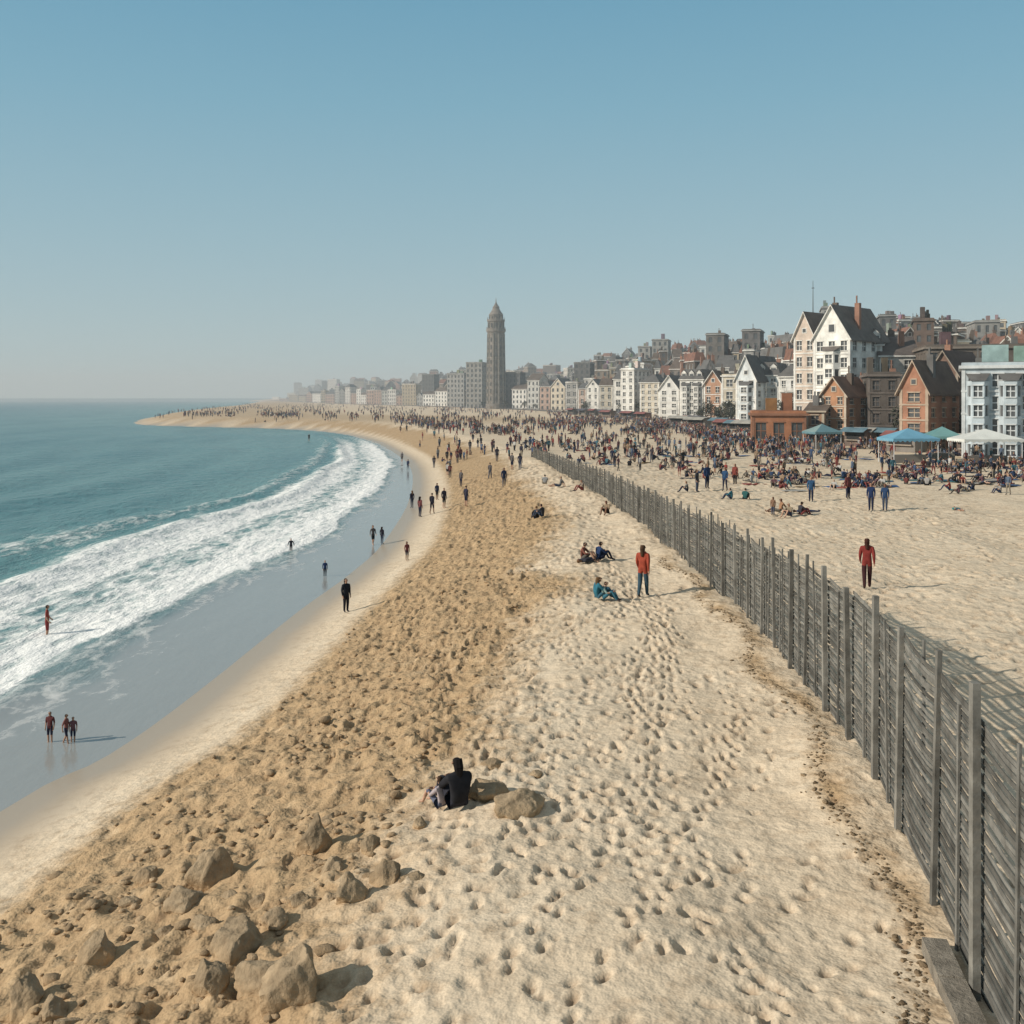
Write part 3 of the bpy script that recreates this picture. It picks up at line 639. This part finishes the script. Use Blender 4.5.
smallrocks('dried_seaweed_clumps',900,fwrack,(.24,.175,.11),.008,.03)
# ------------------------------------------------------------------ people
def skel(pose):
    J={}
    if pose in('stand','walk','wade','hips'):
        J=dict(pel=(0,0,.95),spi=(0,-.01,1.13),che=(0,.0,1.34),nec=(0,.01,1.49),hb=(0,-.01,1.57),hm=(0,-.015,1.66),ht=(0,-.01,1.73))
        for s_,n in((-1,'l'),(1,'r')):
            J['sh'+n]=(.18*s_,0,1.41);J['el'+n]=(.22*s_,.03,1.13);J['wr'+n]=(.22*s_,-.05,.88);J['ha'+n]=(.215*s_,-.08,.80)
            J['hi'+n]=(.09*s_,0,.91);J['kn'+n]=(.09*s_,-.02,.5);J['an'+n]=(.09*s_,.02,.09);J['to'+n]=(.11*s_,-.14,.035)
        if pose=='walk':
            J['knl']=(-.09,-.09,.51);J['anl']=(-.085,-.16,.09);J['tol']=(-.09,-.32,.045)
            J['knr']=(.09,.03,.5);J['anr']=(.085,.20,.12);J['tor']=(.09,.06,.035)
            J['ell']=(-.22,.10,1.15);J['wrl']=(-.23,.10,.9);J['hal']=(-.23,.08,.82)
            J['elr']=(.22,-.04,1.14);J['wrr']=(.22,-.18,.94);J['har']=(.21,-.24,.88)
        if pose=='hips':
            J['elr']=(.31,.08,1.18);J['wrr']=(.20,-.06,1.02);J['har']=(.14,-.12,.98)
        if pose=='wade':
            for s_,n in((-1,'l'),(1,'r')): J['el'+n]=(.30*s_,.0,1.18);J['wr'+n]=(.36*s_,-.12,.98);J['ha'+n]=(.38*s_,-.18,.93)
    elif pose=='sit':
        J=dict(pel=(0,0,.13),spi=(0,.0,.30),che=(0,-.05,.50),nec=(0,-.09,.64),hb=(0,-.12,.71),hm=(0,-.14,.79),ht=(0,-.14,.86))
        for s_,n in((-1,'l'),(1,'r')):
            J['sh'+n]=(.18*s_,-.06,.57);J['el'+n]=(.25*s_,-.24,.38);J['wr'+n]=(.14*s_,-.44,.42);J['ha'+n]=(.07*s_,-.49,.43)
            J['hi'+n]=(.1*s_,-.03,.13);J['kn'+n]=(.16*s_,-.44,.46);J['an'+n]=(.13*s_,-.66,.09);J['to'+n]=(.14*s_,-.82,.04)
    elif pose=='sit2':
        J=dict(pel=(0,0,.13),spi=(0,.06,.30),che=(0,.10,.51),nec=(0,.11,.66),hb=(0,.08,.73),hm=(0,.07,.81),ht=(0,.07,.88))
        for s_,n in((-1,'l'),(1,'r')):
            J['sh'+n]=(.18*s_,.12,.58);J['el'+n]=(.27*s_,.28,.34);J['wr'+n]=(.26*s_,.36,.08);J['ha'+n]=(.27*s_,.42,.04)
            J['hi'+n]=(.1*s_,-.03,.13);J['kn'+n]=(.15*s_,-.46,.26 if s_<0 else .16);J['an'+n]=(.14*s_,-.86,.08);J['to'+n]=(.16*s_,-.93,.2)
    elif pose=='lie':
        S_=skel('stand'); 
        for k,p in S_.items(): J[k]=(p[0],-p[2]+.9,.13-p[1]*.6)
    return J
RAD=dict(pel=(.155,.12),spi=(.13,.10),che=(.165,.11),nec=(.055,.058),hb=(.062,.07),hm=(.085,.10),ht=(.06,.07),sh=.068,el=.046,wr=.032,ha=.034,hi=.10,kn=.062,an=.042,to=.036)
EDG=[('pel','spi','top'),('spi','che','top'),('che','nec','top'),('nec','hb','skin'),('hb','hm','head'),('hm','ht','head')]
for n in'lr': EDG+=[('che','sh'+n,'top'),('sh'+n,'el'+n,'sleeve'),('el'+n,'wr'+n,'fore'),('wr'+n,'ha'+n,'skin'),('pel','hi'+n,'bot'),('hi'+n,'kn'+n,'bot'),('kn'+n,'an'+n,'shin'),('an'+n,'to'+n,'shoe')]
def template(pose,sub,detail=False,long_hair=False,jacket=False):
    J=skel(pose); names=list(J); me=bpy.data.meshes.new('t'); me.from_pydata([J[k] for k in names],[(names.index(a),names.index(b_)) for a,b_,_ in EDG],[])
    o=bpy.data.objects.new('t',me); sc.collection.objects.link(o)
    md=o.modifiers.new('s','SKIN'); md.use_smooth_shade=True; md.branch_smoothing=.3
    for i,k in enumerate(names):
        r=RAD.get(k) or RAD.get(k[:2]); r=r if isinstance(r,tuple) else (r,r)
        if jacket:
            if k in('pel','spi','che'): r=(r[0]*1.15,r[1]*1.3)
            if k[:2] in('sh','el'): r=(r[0]*1.25,r[1]*1.25)
            if k[:2] in('kn','an'): r=(r[0]*1.25,r[1]*1.25)
        sv=me.skin_vertices[0].data[i]; sv.radius=r; sv.use_root=(k=='pel')
    if sub:
        ss=o.modifiers.new('u','SUBSURF'); ss.levels=sub; ss.render_levels=sub
    dg=bpy.context.evaluated_depsgraph_get(); ev=o.evaluated_get(dg); m2=ev.to_mesh()
    V=np.array([v.co[:] for v in m2.vertices]); F=[tuple(p.vertices) for p in m2.polygons]; ev.to_mesh_clear()
    bpy.data.objects.remove(o)
    C=np.array([V[list(f)].mean(0) for f in F]); best=np.full(len(F),1e9); cls=[None]*len(F)
    for a,b_,c in EDG:
        A=np.array(J[a]);B=np.array(J[b_]);D=B-A
        t=np.clip(((C-A)@D)/(D@D),0,1); ra=RAD.get(a) or RAD.get(a[:2]); rb=RAD.get(b_) or RAD.get(b_[:2])
        ra=max(ra) if isinstance(ra,tuple) else ra; rb=max(rb) if isinstance(rb,tuple) else rb
        dd=np.linalg.norm(C-(A+t[:,None]*D),axis=1)/(ra*(1-t)+rb*t)
        for i in np.where(dd<best)[0]: cls[i]=c
        best=np.minimum(best,dd)
    hm=np.array(J['hm']); ht=np.array(J['ht']); up=(ht-np.array(J['hb'])); up/=np.linalg.norm(up)
    fwd=np.array((0,-1,0)) if pose!='lie' else np.array((0,0,1))
    for i in range(len(F)):
        if cls[i]=='head':
            q=C[i]-hm
            cls[i]='hair' if (q@fwd<.02 and q@up>-.09) or q@up>.055 else 'skin'
        if jacket and cls[i]=='bot' and pose not in('sit','sit2','lie') and C[i][2]>.80: cls[i]='top'
    mb=MB(); mb.v=[tuple(v) for v in V]; mb.f=F; mb.c=cls; mb.m=[0]*len(F)
    if long_hair:
        b0=Vector(hm)-Vector(fwd)*.05
        dn=Vector((0,.06,-.30)) if pose!='lie' else Vector((0,.2,-.05))
        mb.tube(b0+Vector((0,0,.06)),b0+Vector((0,.035,-.08)),.075,.085,8,'hair'); mb.tube(b0+Vector((0,.035,-.08)),b0+dn,.085,.045,8,'hair')
    if detail:
        f=Vector(fwd);u=Vector(up);s_=Vector((1,0,0)); h=Vector(hm)
        mb.tube(h+f*.075+u*.01,h+f*.115-u*.02,.008,.014,6,'skin')
        for k in(-1,1):
            mb.tube(h+s_*k*.075-u*.01,h+s_*k*.095-u*.01,.022,.016,7,'skin')
            mb.tube(h+s_*k*.03+f*.07+u*.015,h+s_*k*.032+f*.094+u*.015,.013,.009,6,'eye')
        mb.tube(h+f*.06-u*.05-s_*.022,h+f*.06-u*.05+s_*.022,.028,.028,6,'lip')
        for n,k in(('l',-1),('r',1)):
            w_=Vector(J['wr'+n]);hd=Vector(J['ha'+n]); d=(hd-w_).normalized(); sd=d.cross(Vector((k,0,.01))).normalized()
            inn_=Vector((-k,0,0))
            for q in range(4):
                r0=hd+sd*(q-1.5)*.019; l=[.062,.074,.07,.055][q]
                m_=r0+d*l*.55+inn_*.006; mb.tube(r0-d*.01,m_,.0095,.0085,6,'skin'); mb.tube(m_,m_+d*l*.45+inn_*.022,.0085,.006,6,'skin')
            tb=w_+(hd-w_)*.4+f*.02; mb.tube(tb,tb+d*.035+f*.03,.012,.010,6,'skin'); mb.tube(tb+d*.035+f*.03,tb+d*.07+f*.032,.010,.007,6,'skin')
    return mb
SK=[(.45,.28,.20),(.38,.23,.16),(.48,.32,.24),(.20,.11,.075)]; HR=[(.02,.015,.012),(.05,.03,.02),(.12,.07,.035),(.03,.02,.02)]
TOPS=[(.02,.025,.05),(.025,.025,.03),(.20,.04,.035),(.27,.26,.25),(.05,.08,.15),(.14,.045,.04),(.02,.02,.02),(.09,.12,.17),(.26,.18,.12),(.06,.05,.06),(.42,.41,.39),(.14,.07,.08),(.05,.12,.15),(.03,.03,.045),(.10,.09,.08)]
BOTS=[(.02,.025,.05),(.02,.02,.022),(.05,.065,.10),(.10,.09,.08),(.18,.05,.05),(.22,.19,.15),(.03,.045,.09)]
def palette(top=None,bot=None,skin=None,hair=None,longs=None,legs=None):
    skin=skin or random.choice(SK);hair=hair or random.choice(HR);top=top or random.choice(TOPS);bot=bot or random.choice(BOTS)
    longs=random.random()<.6 if longs is None else longs; legs=random.random()<.6 if legs is None else legs
    return dict(top=top,skin=skin,head=skin,hair=hair,sleeve=top,fore=top if longs else skin,bot=bot,shin=bot if legs else skin,shoe=(.06,.05,.05) if legs else skin,eye=(.02,.02,.02),lip=(.3,.12,.1))
def person(name,tmpl,u,v,hm_,r,pal,dz=0,at=None):
    x_,y_,z_=gp(u,v) if at is None else at
    if y_<120 and z_>SEA+.3: z_=gz(x_,y_)
    mb=MB(); mb.v=tmpl.v;mb.f=tmpl.f;mb.m=tmpl.m;mb.c=[pal[c] for c in tmpl.c]
    o=mb.obj(name,[M_PPL],(x_,y_,z_+dz),r,smooth=True); s_=hm_/1.75; o.scale=(s_,s_,s_); return o
D_={p:template(p,2,True) for p in('stand','walk','sit','sit2','lie','hips','wade')}
DL={p:template(p,2,True,True) for p in('stand','sit','walk')}
DJ={p:template(p,2,True,True,True) for p in('stand','sit','walk','hips')}
pi=math.pi
person('seated_woman',DJ['sit'],460,812,1.80,-pi*.86,palette((.022,.022,.026),(.03,.03,.04),SK[1],(.012,.01,.01),True,True))
person('seated_child',D_['sit'],443,811,1.15,-pi*.75,palette((.40,.34,.35),(.12,.13,.18),SK[0],HR[1],False,False))
person('woman_in_red_jacket',DJ['walk'],643,595,1.88,pi*.85,palette((.30,.06,.035),(.04,.075,.10),SK[0],(.07,.04,.025),True,True))
person('person_in_red_jacket',DJ['walk'],867,589,1.88,pi*.9,palette((.20,.035,.03),(.05,.02,.022),SK[0],(.05,.02,.015),True,True))
person('seated_woman_in_teal',DJ['sit'],596,601,1.6,pi*.6,palette((.03,.13,.18),(.05,.13,.18),SK[0],HR[2],True,True))
person('seated_girl_in_teal',D_['sit'],603,601,1.35,pi*.4,palette((.22,.30,.28),(.04,.13,.18),SK[0],HR[1],False,True))
person('walking_man',DJ['stand'],346,612,1.5,pi*.2,palette((.015,.018,.025),(.015,.015,.02),SK[1],HR[0],True,True))
person('wading_swimmer',D_['wade'],47,634,1.5,pi*.6,palette((.24,.05,.04),(.2,.04,.04),SK[1],HR[0],False,False),dz=-.25)
person('wading_child',D_['stand'],50,742,.95,0,palette((.12,.04,.04),(.03,.03,.05),SK[1],HR[0],False,False),dz=-.05)
person('wading_child',D_['walk'],66,743,.9,pi*.5,palette((.2,.08,.07),(.03,.03,.05),SK[1],HR[0],False,False),dz=-.05)
person('wading_child',D_['stand'],73,742,.8,.4,palette(None,None,SK[1],HR[0],False,False),dz=-.05)
person('wading_person',D_['wade'],291,552,1.0,.3,palette((.03,.03,.04),(.02,.02,.03)),dz=-.1)
person('wading_person',D_['stand'],325,576,1.0,.3,palette((.03,.05,.12),(.02,.02,.03)),dz=-.1)
person('wading_person',D_['stand'],309,441,1.7,.3,palette((.03,.03,.03),(.02,.02,.03)))
for u,v,h in[(407,560,1.1),(373,545,1.35),(382,544,1.2),(412,508,1.6),(420,517,1.7),(432,514,1.75),(444,508,1.75),(437,500,1.6),(450,478,1.7),(461,486,1.7),(466,508,1.7),(434,468,1.7),(447,462,1.7),(457,462,1.8),(490,478,1.7),(504,486,1.8),(512,470,1.8),(520,470,1.8),(470,452,1.8),(408,470,1.5),(402,462,1.6),(497,462,1.8)]:
    person('strolling_beachgoer',(DL if random.random()<.4 else D_)[random.choice(['walk','stand','stand'])],u,v,h,random.choice([0,pi])+random.uniform(-.8,.8),palette(random.choice([(.02,.02,.03),(.03,.03,.05),(.15,.05,.05),(.1,.09,.09),(.02,.03,.07)]),random.choice(BOTS[:3]),longs=True))
for u,v,h,t,c in[(871,511,1.75,'stand',(.02,.035,.09)),(885,511,1.7,'stand',(.03,.06,.13)),(848,500,1.75,'stand',(.12,.04,.04)),(811,502,1.7,'stand',(.03,.08,.16)),(707,490,1.9,'stand',(.02,.04,.10)),(725,492,1.8,'walk',(.03,.07,.15)),(697,492,1.7,'stand',(.05,.05,.06)),(735,484,1.7,'stand',(.2,.05,.04)),(773,515,1.1,'stand',(.2,.12,.08))]:
    person('standing_beachgoer',(DJ if t=='stand' else DL)[t],u,v,h,random.uniform(-1,1),palette(c,random.choice(BOTS[:3]),None,None,True,True))
for u,v,t,c in[(537,518,'sit',(.02,.02,.02)),(543,518,'sit',(.04,.04,.045)),(582,561,'sit',(.2,.08,.06)),(598,561,'sit',(.02,.04,.10)),(590,562,'lie',(.04,.04,.05)),(790,516,'sit',(.25,.2,.14)),(800,516,'sit',(.04,.04,.05)),(780,514,'sit2',(.3,.17,.1)),(806,514,'lie',(.04,.05,.09)),(732,498,'sit',(.03,.13,.17)),(745,500,'sit',(.03,.1,.1)),(688,492,'sit',(.1,.1,.1)),(583,494,'sit',(.2,.16,.13)),(607,516,'sit',(.3,.22,.15)),(560,488,'sit2',(.1,.1,.1)),(545,485,'sit',(.3,.3,.3)),(958,511,'lie',(.03,.2,.2)),(660,470,'sit',(.15,.05,.05)),(1010,485,'sit',(.15,.05,.05))]:
    person('seated_beachgoer' if t!='lie' else 'lying_beachgoer',D_[t],u,v,1.7,random.uniform(-pi,pi),palette(c))
TM1=[template(p,1) for p in('stand','walk','sit','sit2','hips','sit')]; TM0=[template(p,0) for p in('stand','walk','stand','sit')]
def towel(b,x_,y_,z_,a,col):
    ca,sa=math.cos(a),math.sin(a); P=[]
    for (i,j) in((-1,-1),(1,-1),(1,1),(-1,1)): P.append(Vector((x_+ca*i*.45-sa*j*.9,y_+sa*i*.45+ca*j*.9,z_)))
    up=Vector((0,0,.03)); b.face([p+up for p in P],col)
    for k in range(4): b.face((P[k],P[(k+1)%4],P[(k+1)%4]+up,P[k]+up),col)
def crowd(name,pts,tms,wts,smooth=True,hs=1.7):
    tms=[(np.array(t.v),np.array([i for f in t.f for i in f]),np.array([len(f) for f in t.f]),t.c) for t in tms]
    VV=[];LL=[];TT=[];CC=[];base=0
    for (x_,y_,z_) in pts:
        V,L_,T_,c=random.choices(tms,wts)[0]; a=random.uniform(-pi,pi); s_=hs/1.75*random.uniform(.8,1.08); ca,sa=math.cos(a)*s_,math.sin(a)*s_
        W=np.empty_like(V); W[:,0]=V[:,0]*ca-V[:,1]*sa+x_;W[:,1]=V[:,0]*sa+V[:,1]*ca+y_;W[:,2]=V[:,2]*s_+z_
        VV.append(W);LL.append(L_+base);TT.append(T_);base+=len(V); pal=palette(longs=random.random()<.75,legs=random.random()<.75); CC.append(np.repeat(np.array([pal[k] for k in c],np.float32),T_,0))
    V=np.concatenate(VV);L_=np.concatenate(LL).astype(np.int32);T_=np.concatenate(TT).astype(np.int32);C=np.concatenate(CC)
    me=bpy.data.meshes.new(name); me.vertices.add(len(V)); me.vertices.foreach_set('co',V.ravel()); me.loops.add(len(L_)); me.loops.foreach_set('vertex_index',L_)
    me.polygons.add(len(T_)); me.polygons.foreach_set('loop_start',np.concatenate([[0],np.cumsum(T_)[:-1]]).astype(np.int32)); me.polygons.foreach_set('loop_total',T_); me.update(calc_edges=True)
    me.polygons.foreach_set('use_smooth',np.full(len(T_),smooth))
    a=me.color_attributes.new('Col','FLOAT_COLOR','CORNER'); a.data.foreach_set('color',np.concatenate([C,np.ones((len(C),1),np.float32)],1).ravel())
    me.materials.append(M_PPL); return link(bpy.data.objects.new(name,me))
def sample(n_,y0,y1,xf,lo=.15,hi=.7):
    out=[]
    while len(out)<n_:
        iy=rng.uniform(1/y1,1/y0); y_=1/iy; a,c=xf(y_)
        if c<=a: continue
        x_=rng.uniform(a,c)
        if vn(np.array([x_*1000/y_]),np.array([14000/y_]),.09,41)[0]<rng.uniform(lo,hi): continue
        out.append((x_,y_))
    p=np.array(out); z_=terrain(p[:,0],p[:,1]); pp=sdist(PROM,p[:,0],p[:,1]); z_=np.where((pp>0)&(pp<9),.35,z_); ss=sdist(SHORE,p[:,0],p[:,1])
    return [(a,b_,c) for (a,b_),c,s_ in zip(out,z_,ss) if s_>.5]
shx=lambda y_:float(np.interp(y_,SHORE[:,1],SHORE[:,0])); prx=lambda y_:float(np.interp(y_,PROM[:,1],PROM[:,0])); fex=lambda y_:float(np.interp(y_,FENCE[:,1],FENCE[:,0]))
g1=[]
tb=MB()
for (cx_,cy_,nn_) in [(p[0],p[1],random.randint(2,6)) for p in sample(85,74,125,lambda y_:(fex(y_)+5+max(0,(95-y_))*.6,prx(y_)-1),.2,.7)]+[(46+random.uniform(-8,12),random.uniform(82,104),random.randint(3,7)) for _ in range(22)]:
    for k in range(nn_):
        x_=cx_+random.gauss(0,1.3);y_=cy_+random.gauss(0,1.3); g1.append((x_,y_,float(terrain([x_],[y_])[0])+.03))
    for k in range(2):
        towel(tb,cx_+random.gauss(0,1),cy_+random.gauss(0,1),.03,random.uniform(0,3),random.choice([(.3,.07,.06),(.06,.12,.25),(.35,.33,.3),(.08,.2,.22),(.3,.2,.1),(.05,.05,.06)]))
tb.obj('beach_towels',[M_PPL])
crowd('seated_beach_crowd',g1,TM1,[.6,.4,5,3,.3,4])
crowd('beach_crowd',sample(110,85,118,lambda y_:(fex(y_)+5+max(0,(95-y_))*.8,prx(y_)-1),.3,.75),TM1,[4,2,2,1,1,1])
crowd('beach_crowd',sample(620,112,200,lambda y_:(max(fex(y_)+3,3) if y_<121 else 3-(y_-121)*.1,prx(y_)+6),.3,.8),TM1,[4,3,3,2,1,3])
crowd('promenade_crowd',sample(1300,135,330,lambda y_:(prx(y_)-26,prx(y_)+7),.1,.6),TM1,[4,3,2,1,1,1])
crowd('distant_beach_crowd',sample(1300,190,420,lambda y_:(shx(y_)+12,prx(y_)+6),.3,.75),TM0,[4,3,3,1],False,1.6)
crowd('distant_beach_crowd',sample(1000,380,1100,lambda y_:(shx(y_)+6,prx(y_)+6),.2,.7),TM0,[4,3,3,1],False,1.6)
crowd('distant_beach_crowd',sample(80,115,260,lambda y_:(shx(y_)+4,max(2,shx(y_)+22))),TM0,[4,4,4,1],False,1.6)
# ------------------------------------------------------------------ sea haze: a real, thin scattering layer of marine air over the bay
hm_=bpy.data.materials.new('marine_haze'); hm_.use_nodes=True; nt=hm_.node_tree; nt.nodes.clear()
o_=nt.nodes.new('ShaderNodeOutputMaterial'); vs=nt.nodes.new('ShaderNodeVolumeScatter'); vs.inputs['Color'].default_value=(.86,.95,1,1); vs.inputs['Density'].default_value=.00042; vs.inputs['Anisotropy'].default_value=.0
nt.links.new(vs.outputs[0],o_.inputs['Volume'])
b=MB(); b.box(-3000,3000,60,3200,-14,75,(1,1,1)); b.obj('marine_haze',[hm_])
# ------------------------------------------------------------------ light, sky, camera
el=math.radians(27.5); sv=Vector((-1,-.34,0)).normalized(); sunv=Vector((sv.x*math.cos(el),sv.y*math.cos(el),math.sin(el)))
sl=bpy.data.lights.new('sun','SUN'); sl.energy=4.4; sl.angle=math.radians(.6); sl.color=(1,.92,.80)
so=link(bpy.data.objects.new('sun',sl)); so.rotation_euler=(-sunv).to_track_quat('-Z','Y').to_euler()
w=bpy.data.worlds.new('World'); sc.world=w; w.use_nodes=True; nt=w.node_tree; bg=nt.nodes['Background']; n=N(nt)
sk=n('ShaderNodeTexSky'); sk.sky_type='NISHITA'; sk.sun_disc=False; sk.sun_elevation=el; sk.sun_rotation=math.atan2(sv.x,sv.y); sk.air_density=1.0; sk.dust_density=.6; sk.ozone_density=1.0; sk.altitude=0
tc=n('ShaderNodeTexCoord').outputs['Generated']; sx=n('ShaderNodeSeparateXYZ'); n.l(tc,sx.inputs[0])
r=n('ShaderNodeValToRGB'); n.l(sx.outputs[2],r.inputs[0]); cr=r.color_ramp
K=[(0,(.43,.55,.575)),(.06,(.395,.53,.57)),(.16,(.31,.485,.56)),(.28,(.215,.425,.54)),(.38,(.155,.365,.505)),(.55,(.27,.34,.38)),(1,(.30,.34,.36))]
cr.elements[0].position=0;cr.elements[0].color=(*K[0][1],1);cr.elements[1].position=1;cr.elements[1].color=(*K[-1][1],1)
for p,c in K[1:-1]: e=cr.elements.new(p); e.color=(*c,1)
sc10=n('ShaderNodeVectorMath',operation='SCALE'); n.l(r.outputs[0],sc10.inputs[0]); sc10.inputs['Scale'].default_value=10
n.l(n.mix(.9,sk.outputs[0],sc10.outputs[0]),bg.inputs[0]); bg.inputs[1].default_value=.10
cd=bpy.data.cameras.new('camera'); cd.sensor_width=36; cd.lens=36*1000/1024; cd.shift_y=-114/1024; cd.clip_end=60000; cd.clip_start=.1
co=link(bpy.data.objects.new('camera',cd)); co.location=(0,0,CAMH); co.rotation_euler=(pi/2,0,0); sc.camera=co
sc.view_settings.view_transform='Standard'; sc.view_settings.look='None'; sc.view_settings.exposure=0
